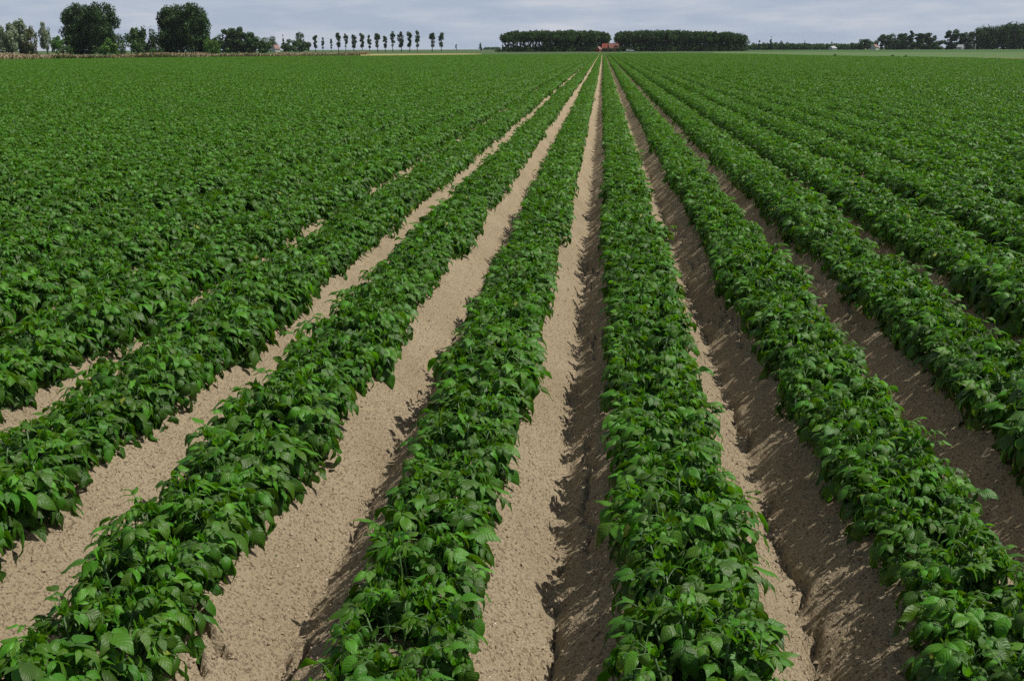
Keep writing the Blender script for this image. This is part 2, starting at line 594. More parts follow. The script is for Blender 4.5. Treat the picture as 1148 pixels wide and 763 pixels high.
def grow_plant(rg, res, lv, stems=None, n_stem=8, n_leaf=7, off=(0, 0), hgt=1.0, keep=1.0, big=1.0):
    up_ = np.array([0, 0, 1.0])
    for k_ in range(n_stem):
        az = 2 * math.pi * (k_ * .618 + rg.uniform(-.06, .06))
        lean = .12 + .85 * math.sqrt((k_ + rg.uniform(0, .9)) / n_stem)
        base = np.array([off[0] + .05 * math.cos(az), off[1] + .08 * math.sin(az), -.03])
        dirv = np.array([math.cos(az) * math.sin(lean) * .68, math.sin(az) * math.sin(lean), math.cos(lean)])
        Ls = rg.uniform(.15, .215) * hgt * (1.0 - .06 * lean)
        tipup = rg.uniform(.15, .5)
        pts = []
        for q in np.linspace(0, 1, 5):
            pts.append(base + dirv * Ls * q + up_ * tipup * .06 * q * q)
        pts = np.array(pts)
        if stems is not None:
            stems.tube(pts, [.0055, .005, .0045, .004, .003], 5)
        az0 = rg.uniform(0, 6.28)
        for j in range(n_leaf):
            if keep < 1 and rg.uniform() > keep: continue
            f = .22 + .78 * (j / (n_leaf - 1)) ** .8
            p = np.array([np.interp(f, np.linspace(0, 1, 5), pts[:, c]) for c in range(3)])
            la = az0 + j * 2.4
            out_ = norm(np.array([math.cos(la) + 1.3 * math.cos(az) * math.sin(lean), math.sin(la) + 1.3 * math.sin(az) * math.sin(lean), 0]))
            top = f ** 2
            Lr = (rg.uniform(.078, .128) * (1 - .40 * top)) * hgt
            el = rg.uniform(.0, .55) + .70 * top
            bend = rg.uniform(1.0, 2.1) * (1 - .30 * top)
            if k_ > n_stem * .6 and f < .75:
                Lr *= 1.25
                bend += .45
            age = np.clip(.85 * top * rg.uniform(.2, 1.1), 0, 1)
            q = np.linspace(0, 1, 6)
            e = el - bend * q
            st = np.concatenate([np.cos(e)[:, None] * out_[None, :2], np.sin(e)[:, None]], 1) * Lr / 5
            path = np.vstack([p, p + np.cumsum(st[:-1], 0)])
            if stems is not None:
                stems.tube(path, [.0024, .0022, .002, .0018, .0016, .001], 3)
            tipd = norm(st[-1])
            sidev = np.array([-out_[1], out_[0], 0])
            tl = (rg.uniform(.056, .092) * (1 - .30 * top) + (.020 if rg.uniform() < .16 else 0)) * big
            nrm = norm(np.cross(sidev, tipd)) * -1
            if nrm[2] < 0: nrm = -nrm
            nrm = norm(nrm + rg.normal(0, .42, 3))
            lv.leaflet(path[-1], tipd + rg.normal(0, .14, 3), nrm, tl, rg.uniform(.43, .64), rg.uniform(.4, 1.7), age, rg.uniform(.1, .5))
            pairs = ((.84, .82), (.56, .66)) if res == 0 else (((.85, .85), (.6, .7)) if res == 1 else ((.8, .9),))
            for fr, ss in pairs:
                pp = np.array([np.interp(fr, q, path[:, c]) for c in range(3)])
                dd = norm(np.array([np.interp(fr, q, st[:, c]) for c in range(3)]))
                for sg in (-1, 1):
                    ld = norm(dd * rg.uniform(.4, .95) + sidev * sg * .85 + np.array([0, 0, rg.uniform(-.5, .2)]))
                    nn = norm(up_ * .75 + nrm * .6 + out_ * .25 + rg.normal(0, .42, 3))
                    lv.leaflet(pp, ld, nn, tl * ss * rg.uniform(.75, 1.12), rg.uniform(.42, .62), rg.uniform(.3, 1.6), age, rg.uniform(.1, .5))
        for j in range(6 if res == 0 else (3 if res == 1 else 1)):
            la = rg.uniform(0, 6.28)
            d = norm(np.array([math.cos(la) * .6, math.sin(la) * .6, rg.uniform(.35, 1.1)]))
            lv.leaflet(pts[-1], d, norm(np.cross(d, (math.sin(la), -math.cos(la), 0))), rg.uniform(.025, .05) * big, .5, rg.uniform(.2, .9), rg.uniform(.6, 1.0))


NV = 14
near_variants = []
for s_ in range(NV):
    rg = np.random.default_rng(100 + s_)
    lv, sb = Leaves(0, rg), MB()
    grow_plant(rg, 0, lv, sb, n_stem=int(rg.integers(19, 24)), n_leaf=9, hgt=rg.uniform(.95, 1.14))
    V, F, U, T = lv.arrays()
    near_variants.append((mesh_np('potato_foliage', V, F, MAT['potato'], U, T, True), sb.mesh('potato_stems', MAT['stem'], True)))

mid_variants = []
for s_ in range(8):
    rg = np.random.default_rng(300 + s_)
    lv = Leaves(1, rg)
    grow_plant(rg, 1, lv, None, n_stem=14, n_leaf=7, hgt=rg.uniform(.97, 1.14))
    mid_variants.append(mesh_np('crop_mid', *lv.arrays()[:2], MAT['potato_far'], *lv.arrays()[2:], True))

PLANT_STEP = .30
far_variants = []            # 1.5 m of row
for s_ in range(6):
    rg = np.random.default_rng(400 + s_)
    lv = Leaves(2, rg)
    for q in range(5):
        grow_plant(rg, 2, lv, None, n_stem=10, n_leaf=6, off=(rg.normal(0, .02), (q - 2) * PLANT_STEP + rg.normal(0, .02)), hgt=rg.uniform(.9, 1.15), big=1.15)
    far_variants.append(mesh_np('crop_far', *lv.arrays()[:2], MAT['potato_far'], *lv.arrays()[2:], True))
edge_variants = []           # 6 m of row
for s_ in range(6):
    rg = np.random.default_rng(500 + s_)
    lv = Leaves(2, rg)
    for q in range(20):
        grow_plant(rg, 2, lv, None, n_stem=6, n_leaf=6, off=(rg.normal(0, .025), (q - 9.5) * PLANT_STEP + rg.normal(0, .02)), hgt=rg.uniform(.9, 1.15), keep=.75, big=1.55)
    edge_variants.append(mesh_np('crop_edge', *lv.arrays()[:2], MAT['potato_far'], *lv.arrays()[2:], True))

def row_vigour(r_):
    return 1.0 + (.09 * min(1, max(0, (-r_ - 2) / 2)) if r_ < 0 else .12 * min(1, max(0, (r_ - 1) / 2)))


# where the plants stand
rows = np.arange(-130, 105)
cand = []
for r_ in rows:
    x0 = ROW0 + r_ * PITCHX
    y0 = .55 + random.uniform(0, .3)
    while y0 < 31:
        y0 += PLANT_STEP * random.uniform(.88, 1.12)
        if -.66 * y0 - 2.2 < x0 < .52 * y0 + 2.6:
            cand.append((r_, x0 + random.gauss(0, .014), y0))
cand_r = np.array([c[0] for c in cand])
P = np.array([[c[1], c[2], RIDGE - .02] for c in cand])
vis = np.zeros(len(P), bool)
for dx in (-.2, 0, .2):
    for dz in (.02, .2):
        u_, v_ = project(P + np.array([dx, 0, dz]))
        vis |= (u_ > 0) & (u_ < W0) & (v_ > 0) & (v_ < H0)
dist = np.hypot(P[:, 0], P[:, 1])
order = [i for i in np.argsort(dist) if vis[i]]
single = set(int(i) for i in order[:300])

ORD = 'first second third fourth fifth sixth seventh eighth ninth tenth eleventh twelfth thirteenth fourteenth fifteenth sixteenth seventeenth eighteenth nineteenth twentieth'.split()
TENS = {20: 'twenty', 30: 'thirty', 40: 'forty', 50: 'fifty'}


def ordinal(n):
    if n <= 20: return ORD[n - 1]
    t, o = n // 10 * 10, n % 10
    return TENS[t][:-1] + 'ieth' if o == 0 else TENS[t] + '-' + ORD[o - 1]


def row_name(r_):
    if r_ == 0: return 'row just right of the central furrow'
    if r_ == -1: return 'row just left of the central furrow'
    if r_ > 0: return ordinal(r_ + 1) + ' row right of the central furrow'
    return ordinal(-r_) + ' row left of the central furrow'


pick = np.random.default_rng(11)
by_row = {}
for i in sorted(single, key=lambda j: dist[j]):
    by_row.setdefault(int(cand_r[i]), []).append(i)
YELLOW = gp(704, 586, .30)
yb = min(by_row[0], key=lambda i: (P[i][0] - YELLOW.x) ** 2 + (P[i][1] - YELLOW.y) ** 2)
crop_pts, crop_rot, crop_scl, crop_idx = [], [], [], []
n_obj_variants = NV
for r_, ids in by_row.items():
    ids.sort(key=lambda i: P[i][1])
    for n_, i in enumerate(ids):
        k_ = int(pick.integers(0, NV))
        s_ = row_vigour(r_) * pick.uniform(.90, 1.08) * (1 + .28 * float(vnoise(np.array([r_ * 3.7]), np.array([P[i][1] * .9]), 77)[0]))
        if P[i][1] < 3.4:
            s_ = max(s_, .98)
            s_ *= {1: .88, -2: .96, 0: 1.0, -1: .92}.get(r_, 1.0)
        o = empty('potato_plant', P[i], pick.choice([0, math.pi]) + pick.normal(0, .35), s_)
        if pick.uniform() < .5:
            o.scale = (-s_, s_, s_)
        o.rotation_euler = (pick.normal(0, .05), pick.normal(0, .05), o.rotation_euler[2])
        lab = 'leafy potato plant, %s from the bottom edge, %s' % (ordinal(n_ + 1), row_name(r_))
        if i == yb:
            lab = 'potato plant with a pale yellow leaf in the row just right of the central furrow'
        tag(o, lab, 'potato plant', 'potato plants growing in rows on the soil ridges')
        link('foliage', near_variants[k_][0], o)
        link('stems', near_variants[k_][1], o)
        if i == yb:
            lv = Leaves(0, np.random.default_rng(5))
            inv = (Matrix.LocRotScale(o.location, o.rotation_euler, o.scale)).inverted()
            q = np.array(inv @ YELLOW)
            lv.leaflet(q, np.array([.3, -.4, -.35]), np.array([-.3, -.5, 1.0]), .05, .75, .8, .5)
            V, F, U, T = lv.arrays()
            link('yellow_leaf', mesh_np('yellow_leaf', V, F, MAT['yellow'], U, T, True), o)

# ------------------------------------------------------------------ the rest of the crop, uncountable, as one object
g2 = np.random.default_rng(21)


def put(p, yaw, s_, idx):
    crop_pts.append(p); tl_ = .04 if idx < NV + 8 else 0.0; crop_rot.append((g2.normal(0, 1) * tl_, g2.normal(0, 1) * tl_, yaw)); crop_scl.append(s_); crop_idx.append(idx)


for i in range(len(P)):
    if i in single: continue
    near = dist[i] < 7
    k_ = int(g2.integers(0, NV)) if near else NV + int(g2.integers(0, 8))
    s_ = g2.uniform(.9, 1.12) * row_vigour(cand_r[i])
    sx_ = -s_ if g2.uniform() < .5 else s_
    put(P[i], g2.choice([0, math.pi]) + g2.normal(0, .35), (sx_, s_, s_), k_)
for step, y_lo, y_hi, base_i, cnt in ((1.5, 31, 95, NV + 8, 6), (6.0, 95, 330, NV + 14, 6)):
    for r_ in rows:
        x0 = ROW0 + r_ * PITCHX
        ys = np.arange(y_lo + step / 2, y_hi, step)
        for y_ in ys:
            if not (-.62 * y_ - 3 < x0 < .50 * y_ + 3): continue
            if math.hypot(x0, y_) + step * .4 > crop_reach(x0, y_): continue
            s_ = g2.uniform(.92, 1.1) * row_vigour(r_)
            put((x0 + g2.normal(0, .015), y_, RIDGE - .02), g2.choice([0, math.pi]), (s_ if g2.uniform() < .5 else -s_, 1.0, s_), base_i + int(g2.integers(0, cnt)))

sources = []
for fm, sm in near_variants:
    sources.append(fm)
sources += mid_variants + far_variants + edge_variants
me = bpy.data.meshes.new('potato_crop')
me.vertices.add(len(crop_pts))
me.vertices.foreach_set('co', np.array(crop_pts, np.float32).ravel())
for nm, typ, key, arr in (('crop_rot', 'FLOAT_VECTOR', 'vector', crop_rot), ('crop_scl', 'FLOAT_VECTOR', 'vector', crop_scl), ('crop_idx', 'INT', 'value', crop_idx)):
    a = me.attributes.new(nm, typ, 'POINT')
    a.data.foreach_set(key, np.array(arr, np.int32 if typ == 'INT' else np.float32).ravel())
crop = link('potato_crop', me)
tag(crop, 'dense green potato foliage filling the far rows of the field', 'potato crop', kind='stuff')
ng = bpy.data.node_groups.new('crop_rows', 'GeometryNodeTree')
ng.interface.new_socket('Geometry', in_out='INPUT', socket_type='NodeSocketGeometry')
ng.interface.new_socket('Geometry', in_out='OUTPUT', socket_type='NodeSocketGeometry')
gi = ng.nodes.new('NodeGroupInput')
go = ng.nodes.new('NodeGroupOutput')
jn = ng.nodes.new('GeometryNodeJoinGeometry')


def named(nm, typ):
    n = ng.nodes.new('GeometryNodeInputNamedAttribute')
    n.data_type = typ
    n.inputs[0].default_value = nm
    return [s for s in n.outputs if s.enabled][0]


a_rot, a_scl, a_idx = named('crop_rot', 'FLOAT_VECTOR'), named('crop_scl', 'FLOAT_VECTOR'), named('crop_idx', 'INT')
e2r = ng.nodes.new('FunctionNodeEulerToRotation')
ng.links.new(a_rot, e2r.inputs[0])
for i, m_ in enumerate(sources):
    so = bpy.data.objects.new('crop_source', m_)      # never linked to the scene
    oi = ng.nodes.new('GeometryNodeObjectInfo')
    oi.inputs['Object'].default_value = so
    oi.inputs['As Instance'].default_value = False
    cmp_ = ng.nodes.new('FunctionNodeCompare')
    cmp_.data_type = 'INT'
    cmp_.operation = 'EQUAL'
    ng.links.new(a_idx, cmp_.inputs[2])
    cmp_.inputs[3].default_value = i
    ip = ng.nodes.new('GeometryNodeInstanceOnPoints')
    ng.links.new(gi.outputs[0], ip.inputs['Points'])
    ng.links.new(cmp_.outputs[0], ip.inputs['Selection'])
    ng.links.new(oi.outputs['Geometry'], ip.inputs['Instance'])
    ng.links.new(e2r.outputs[0], ip.inputs['Rotation'])
    ng.links.new(a_scl, ip.inputs['Scale'])
    ng.links.new(ip.outputs[0], jn.inputs[0])
ng.links.new(jn.outputs[0], go.inputs[0])
md = crop.modifiers.new('rows', 'NODES')
md.node_group = ng
print('crop instances', len(crop_pts), 'single plants', len(single), 'farthest', max(dist[i] for i in single))

# ------------------------------------------------------------------ crumbs and shell chips on the soil
def scatter_crumbs(name, n, mat, r_lo, r_hi, flat, label, cat, seed):
    g = np.random.default_rng(seed)
    y = 1.6 * (9 / 1.6) ** g.uniform(0, 1, n * 3)
    x = g.uniform(-.62, .48, n * 3) * y
    d = (x - ROW0) / PITCHX
    a = np.abs(d - np.round(d)) * PITCHX
    ok = a > .10
    x, y = x[ok][:n], y[ok][:n]
    z = soil_height(x, y)
    base = np.array([(1, 0, 0), (-1, 0, 0), (0, 1, 0), (0, -1, 0), (0, 0, 1), (0, 0, -1)], float)
    tri = np.array([(0, 2, 4), (2, 1, 4), (1, 3, 4), (3, 0, 4), (2, 0, 5), (1, 2, 5), (3, 1, 5), (0, 3, 5)])
    V, F = [], []
    for i in range(len(x)):
        r_ = r_lo * (r_hi / r_lo) ** (g.uniform() ** 2)
        q = base * g.uniform(.6, 1.2, (6, 3)) + g.normal(0, .15, (6, 3))
        q[:, 2] *= flat
        an = g.uniform(0, 6.28); c_, s_ = math.cos(an), math.sin(an)
        q = np.stack([q[:, 0] * c_ - q[:, 1] * s_, q[:, 0] * s_ + q[:, 1] * c_, q[:, 2]], -1) * r_
        V.append(q + np.array([x[i], y[i], z[i] + r_ * .25 * flat])); F.append(tri + 6 * i)
    o = link(name, mesh_np(name, np.concatenate(V), np.concatenate(F), mat))
    tag(o, label, cat, kind='stuff')


scatter_crumbs('soil_crumbs', 26000, MAT['crumb'], .0022, .0095, .8, 'small crumbs of dry soil strewn over the furrows', 'soil crumbs', 31)
scatter_crumbs('shell_chips', 420, MAT['shell'], .002, .005, .35, 'tiny whitish shell chips lying on the sandy soil', 'shell chips', 32)

# ------------------------------------------------------------------ trees
def foliage_cloud(blobs, n, size, seed, squash=1.0, shell=.55):
    """leaf clumps: small quads spread in the volume of the blobs"""
    g = np.random.default_rng(seed)
    B = np.array(blobs, float)                        # cx cy cz rx ry rz
    vol = (B[:, 3] * B[:, 4] * B[:, 5]) ** (2 / 3)
    bi = g.choice(len(B), n, p=vol / vol.sum())
    d = g.normal(0, 1, (n, 3)); d /= np.linalg.norm(d, axis=1)[:, None]
    rad = (shell + (1 - shell) * g.uniform(0, 1, n)) * (1 + g.normal(0, .06, n))
    c = B[bi, :3] + d * B[bi, 3:] * rad[:, None]
    c[:, 2] = np.maximum(c[:, 2], .02)
    nn = d + g.normal(0, .7, (n, 3)); nn /= np.linalg.norm(nn, axis=1)[:, None]
    t = np.cross(nn, g.normal(0, 1, (n, 3))); t /= np.linalg.norm(t, axis=1)[:, None]
    b = np.cross(nn, t)
    s = size * g.uniform(.55, 1.3, n)[:, None]
    V = np.stack([c - t * s, c - b * s * .6, c + t * s, c + b * s * .6], 1).reshape(-1, 3)
    F = np.arange(4 * n).reshape(-1, 4)
    blob_tone = g.uniform(0, 1, len(B))
    tone = np.clip(.5 * blob_tone[bi] + .5 * g.uniform(0, 1, n), 0, 1)
    age = np.clip(g.normal(.35, .3, n), 0, 1)
    T = np.repeat(np.stack([tone, age, np.zeros(n)], -1), 4, 0)
    return V, F, T


def blobs_for(kind, g):
    B = []
    if kind == 'round':
        for _ in range(60):
            d = g.normal(0, 1, 3); d /= np.linalg.norm(d)
            q = d * g.uniform(.2, .95) ** .6
            B.append((q[0] * .34, q[1] * .34, .53 + q[2] * .36, *(g.uniform(.10, .15, 3))))
        for _ in range(34):
            an, q = g.uniform(0, 6.28), math.sqrt(g.uniform())
            B.append((.34 * q * math.cos(an), .34 * q * math.sin(an), g.uniform(.06, .3), *(g.uniform(.08, .13, 3))))
    elif kind == 'dome':
        for _ in range(20):
            an, q = g.uniform(0, 6.28), math.sqrt(g.uniform())
            z = g.uniform(.1, .88) * (1 - .45 * q * q)
            B.append((.42 * q * math.cos(an), .42 * q * math.sin(an), z, *(g.uniform(.12, .2, 3))))
    elif kind == 'willow':
        for _ in range(26):
            an, q = g.uniform(0, 6.28), math.sqrt(g.uniform())
            z = g.uniform(.12, .95) * (1 - .3 * q)
            r_ = g.uniform(.06, .12)
            B.append((.26 * q * math.cos(an), .26 * q * math.sin(an), z, r_, r_, r_ * 1.6))
    elif kind == 'avenue':
        for i in range(int(g.integers(12, 18))):
            z = g.uniform(.26, .93)
            wd = .045 * (1 - abs(z - .66) / .5)
            an = g.uniform(0, 6.28)
            B.append((wd * 1.6 * math.cos(an), wd * 1.6 * math.sin(an), z, g.uniform(.045, .085), g.uniform(.045, .085), g.uniform(.06, .11)))
    elif kind == 'poplar':
        for i in range(16):
            z = g.uniform(.52, .93)
            an, q = g.uniform(0, 6.28), math.sqrt(g.uniform())
            wd = .19 * (1.15 - ((z - .7) / .33) ** 2)
            B.append((wd * q * math.cos(an), wd * q * math.sin(an), z, *(g.uniform(.06, .10, 3))))
        for i in range(4):
            an = g.uniform(0, 6.28)
            B.append((.06 * math.cos(an), .06 * math.sin(an), g.uniform(.12, .5), .05, .05, .08))
        for i in range(5):
            an = g.uniform(0, 6.28)
            B.append((.16 * math.cos(an), .16 * math.sin(an), g.uniform(.05, .2), *(g.uniform(.06, .10, 3))))
    elif kind == 'park':
        for i in range(30):
            z = g.uniform(.36, .93)
            an, q = g.uniform(0, 6.28), math.sqrt(g.uniform())
            wd = .27 * (1.1 - ((z - .68) / .4) ** 2)
            B.append((wd * q * math.cos(an), wd * q * math.sin(an), z, *(g.uniform(.09, .14, 3))))
        for i in range(16):
            an = g.uniform(0, 6.28)
            B.append((.2 * math.cos(an), .2 * math.sin(an), g.uniform(.06, .3), *(g.uniform(.08, .12, 3))))
    elif kind == 'slim':
        for i in range(14):
            z = g.uniform(.08, .95)
            an = g.uniform(0, 6.28); wd = .12 * (1.05 - z)
            B.append((wd * math.cos(an), wd * math.sin(an), z, *(g.uniform(.05, .09, 3) * (1.3 - z))))
    return B


TREE_CACHE = {}


def tree_meshes(kind, mat, variant, n, size, fork):
    key = (kind, mat, variant, n)
    if key in TREE_CACHE: return TREE_CACHE[key]
    g = np.random.default_rng(abs(hash(kind + mat)) % 1000 * 0 + sum(map(ord, kind + mat)) * 7 + variant)
    B = blobs_for(kind, g)
    V, F, T = foliage_cloud(B, n, size, int(g.integers(1e6)))
    V[:, 2] *= 1.0 / np.percentile(V[:, 2], 99.3)
    cm = mesh_np('crown', V, F, MAT[mat], None, T)
    mb = MB()
    top = max(b[2] for b in B)
    tr = {'avenue': .014, 'poplar': .014, 'round': .03, 'park': .022}.get(kind, .018)
    bx = g.normal(0, .012, 4)
    zt = [-.02, fork * .5, fork, (fork + top) / 2, top]
    pts = [(0, 0, zt[0]), (bx[0], bx[1], zt[1]), (bx[1], bx[2], zt[2]), (bx[2], bx[3], zt[3]), (bx[3], bx[0], zt[4])]
    mb.tube(pts, [tr * 1.3, tr, tr * .85, tr * .5, tr * .2], 7)
    for q in g.choice(len(B), min(9, len(B)), replace=False):
        b = B[q]
        if b[2] < fork * .6: continue
        z0 = fork * g.uniform(.75, 1.0) + max(0, (b[2] - fork)) * .35
        mb.tube([(bx[1] * .8, bx[2] * .8, z0), (b[0] * .5, b[1] * .5, (z0 + b[2]) / 2 + .01), (b[0], b[1], b[2])], [tr * .5, tr * .36, tr * .14], 5)
    TREE_CACHE[key] = (cm, mb.mesh('trunk', MAT['bark'], True))
    return TREE_CACHE[key]


def tree(name, u, top_v, dist_, kind, mat, variant, label, cat='tree', group=None, width=1.0, n=1500, size=.03, fork=.35, base_v=None):
    """a tree in the direction of photo column u; its height makes its top show where the photo has it"""
    p = at(u, dist_)
    hz = horizon(u)
    h = (hz - top_v) * dist_ / 1243.0 + CAM_H
    cm, tm = tree_meshes(kind, mat, variant, n, size, fork)
    o = empty(name, p, random.uniform(0, 6.28), (h * width, h * width, h))
    tag(o, label, cat, group)
    link('crown', cm, o)
    link('trunk', tm, o)
    return o


def horizon(u):
    d0 = fwd * FPX + rt * (u - W0 / 2)
    # v where the ray is level
    return H0 / 2 + d0.z / up.z


# left group: behind the dry verge
LD = 430
tree('willow_tree', -2, 39, LD, 'willow', 'tree_mid', 0, 'small dark tree cut by the left edge of the picture', width=.9)
tree('willow_tree', 10, 29, LD, 'willow', 'tree_grey', 0, 'silvery green willow with airy crown near the left edge, its outer half', group=None, n=4200, size=.035, width=1.15)
tree('willow_tree', 22, 24, LD + 6, 'willow', 'tree_grey', 1, 'tallest silvery green willow near the left edge, with feathery top', n=4200, size=.035, width=1.2)
tree('olive_tree', 36, 30.5, LD + 3, 'willow', 'tree_olive', 0, 'brownish olive tree between the silvery willows and the lone grey-green one', n=1800, size=.035, width=.8)
tree('willow_tree', 53, 26, LD, 'willow', 'tree_grey', 2, 'lone pointed grey-green willow left of the first big dark tree', n=2200, size=.032, width=.75)
tree('bush', 66, 41, LD, 'dome', 'tree_bright', 0, 'bright green bush between the grey-green willow and the first big dark tree', 'bush', n=1600, size=.05, width=.8)
tree('bush', 76, 50, LD, 'dome', 'tree_mid', 0, 'low green bush at the foot of the first big dark tree', 'bush', n=700, size=.06, width=1.2)
tree('broadleaf_tree', 91, 8, LD + 15, 'round', 'tree_dark', 0, 'first big dark rounded tree, left half of the left pair', n=20000, size=.021, fork=.25, width=1.0)
tree('broadleaf_tree', 117, 7, LD + 12, 'round', 'tree_dark', 1, 'second big dark rounded tree, right half of the left pair', n=20000, size=.021, fork=.25, width=.98)
tree('bush', 122, 44, LD - 8, 'dome', 'tree_bright', 1, 'bright yellow-green bush in front of the second big dark tree', 'bush', n=1600, size=.05, width=1.15)
tree('shrub_tree', 147, 34, LD, 'dome', 'tree_mid', 1, 'mid-green tree in the gap between the two pairs of big dark trees', n=1600, size=.04, width=1.0)
tree('shrub_tree', 156, 31, LD + 4, 'willow', 'tree_mid', 1, 'pale green pointed tree in the gap between the pairs of big trees', n=1400, size=.04, width=1.0)
tree('shrub_tree', 165, 33, LD + 8, 'dome', 'tree_dark', 0, 'dark small tree just left of the third big dark tree', n=1200, size=.04, width=.75)
tree('bush', 170, 54, LD - 6, 'dome', 'tree_mid', 2, 'low light green bush before the third big dark tree', 'bush', n=600, size=.06, width=1.8)
tree('shrub_tree', 178, 35, LD + 4, 'dome', 'tree_dark', 1, 'dark leafy undertree at the left foot of the third big dark tree', n=1200, size=.04, width=.9)
tree('broadleaf_tree', 196, 9.5, LD + 16, 'round', 'tree_dark', 2, 'third big dark rounded tree, left half of the right pair', n=20000, size=.021, fork=.25, width=.95)
tree('broadleaf_tree', 220, 7.5, LD + 13, 'round', 'tree_dark', 3, 'fourth big dark rounded tree, right half of the right pair', n=20000, size=.021, fork=.25, width=1.0)
tree('bush', 238, 44, LD - 6, 'dome', 'tree_bright', 2, 'bright green bush at the right foot of the fourth big dark tree', 'bush', n=1600, size=.05, width=1.15)
LS = 620
for i, (u, v, kd, mt, wd, lab) in enumerate((
        (250, 40, 'dome', 'tree_mid', 1.2, 'green bushy tree just right of the last big dark tree'),
        (258, 33, 'park', 'tree_dark', .8, 'dark tree standing above the bushes right of the big dark trees'),
        (266, 32, 'park', 'tree_dark', .8, 'taller dark tree beside its twin above the green bushes'),
        (274, 40, 'dome', 'tree_mid', 1.1, 'mid-green bushy tree next to the dark twin trees'),
        (279, 37, 'park', 'tree_dark', .8, 'small dark pointed tree in the middle of the bushes'),
        (286, 42, 'dome', 'tree_dark', 1.2, 'dark bushy tree left of the pale little house'),
        (297, 45, 'dome', 'tree_mid', 1.0, 'light green bush just left of the pale little house'))):
    tree('shrub_tree', u, v, LS, kd, mt, i % 3, lab, n=2400, size=.045, width=wd * 1.35)
tree('broadleaf_tree', 303, 41.5, 960, 'dome', 'tree_mid', 3, 'round green tree behind the pale little house', n=1500, size=.04, width=1.25)
tree('shrub_tree', 318, 41, 900, 'slim', 'tree_dark', 0, 'thin dark pointed tree right beside the pale little house', n=700, size=.05, width=1.1)
tree('bush', 326, 45, 890, 'dome', 'tree_mid', 4, 'round green bush right of the thin pointed tree', 'bush', n=2400, size=.05, width=1.6)
tree('park_tree', 337, 37, 930, 'park', 'tree_dark', 3, 'dark lollipop tree rising above the last bush', n=900, size=.045, width=.7, fork=.55)
tree('bush', 339, 45, 895, 'dome', 'tree_mid', 5, 'last round green bush before the avenue of slim trees', 'bush', n=2400, size=.05, width=1.6)
tree('bush', 346, 51, 900, 'slim', 'tree_dark', 1, 'narrow dark shrub at the right end of the bushes', 'bush', n=500, size=.07, width=1.0)

# avenue of slim trees
AV = ((354, 40), (362, 42.5), (371.5, 44), (379.5, 37.5), (388, 38.5), (397, 39.5), (406, 38), (414.5, 40), (423.5, 38), (432, 41), (440.5, 36), (449.5, 36.5), (459, 36.5), (468, 35.3), (484.5, 37.5), (495, 37.5), (511.5, 50))
AN = len(AV)
for i, (u, v) in enumerate(AV):
    lab = '%s slim tree with bare trunk in the avenue, counted from its left end' % ordinal(i + 1)
    if i == AN - 1: lab = 'stunted little tree far right of the avenue, on the open horizon'
    tree('avenue_tree', u, v, 820, 'avenue', 'tree_dark', i % 6, lab, group='avenue of slim trees on the horizon', n=1500, size=.024, fork=.3, width=(1.35, 1.15, 1.5)[i % 3] if i not in (1, 2) else .95)
tree('conifer_tree', 538.5, 48.5, 1100, 'slim', 'tree_dark', 2, 'tiny lone dark tree left of the wood', n=500, size=.07, width=1.5)
tree('bush', 558, 54.3, 640, 'dome', 'tree_dark', 5, 'low dark bush at the left end of the wood', 'bush', n=600, size=.08, width=2.2)

# two blocks of tall poplars
def wood(name, u0_, u1, tops, n_front, dist_, where, first_label):
    g = np.random.default_rng(sum(map(ord, name)))
    us = np.linspace(u0_, u1, n_front)
    for i, u in enumerate(us):
        v = np.interp(u, tops[0], tops[1]) + g.normal(0, .6)
        tree('poplar_tree', u + g.normal(0, .5), v, dist_ + g.uniform(-4, 4), 'poplar', 'tree_mid' if i % 3 == 1 else 'tree_dark', i % 6,
             '%s tall poplar from the left along the front of the wood %s' % (ordinal(i + 1), where), group='poplars of the wood ' + where, n=800, size=.028, fork=.5, width=1.05)
    # the mass behind the front row
    Vs, Fs, Ts, nb = [], [], [], 0
    tb = MB()
    for row_ in range(1, 4):
        for u in np.linspace(u0_ + 2 * row_, u1 - 1.5, int(n_front * .9)):
            dd = dist_ + row_ * 7
            p = at(u + g.normal(0, 1), dd)
            v = np.interp(u, tops[0], tops[1]) + g.normal(.5, .6)
            h = (horizon(u) - v) * dd / 1243.0 + CAM_H
            B = blobs_for('poplar', g)
            if name != 'dark_wood' or u > 612:
                for _ in range(12):
                    B.append((g.uniform(-.2, .2), g.uniform(-.1, .1), g.uniform(.05, .6), .09, .06, .12))
            V, F, T = foliage_cloud(B, 900, .036, int(g.integers(1e6)))
            V[:, 2] *= 1.0 / np.percentile(V[:, 2], 99)
            Vs.append(V * h + np.array(p)); Fs.append(F + nb); Ts.append(T); nb += len(V)
            # bare stems
            r_ = .014 * h
            q = np.array(p)
            sv = np.array([(-r_, -r_, 0), (r_, -r_, 0), (r_, r_, 0), (-r_, r_, 0), (-r_ * .4, -r_ * .4, h * .9), (r_ * .4, -r_ * .4, h * .9), (r_ * .4, r_ * .4, h * .9), (-r_ * .4, r_ * .4, h * .9)]) + q
            tb.add(sv, [(0, 1, 5, 4), (1, 2, 6, 5), (2, 3, 7, 6), (3, 0, 4, 7), (4, 5, 6, 7)])
    o = empty(name, at((u0_ + u1) / 2, dist_ + 14))
    tag(o, 'dense dark mass of poplars behind the front trees of the wood ' + where, 'wood', kind='stuff')
    c_ = link('crowns', mesh_np(name, np.concatenate(Vs) - np.array(o.location), np.concatenate(Fs), MAT['tree_dark'], None, np.concatenate(Ts)), o)
    tb.v = [tuple(np.array(q) - np.array(o.location)) for q in tb.v]
    t_ = link('trunks', tb.mesh('trunks', MAT['bark']), o)
    c_['kind'] = 'stuff'; t_['kind'] = 'stuff'


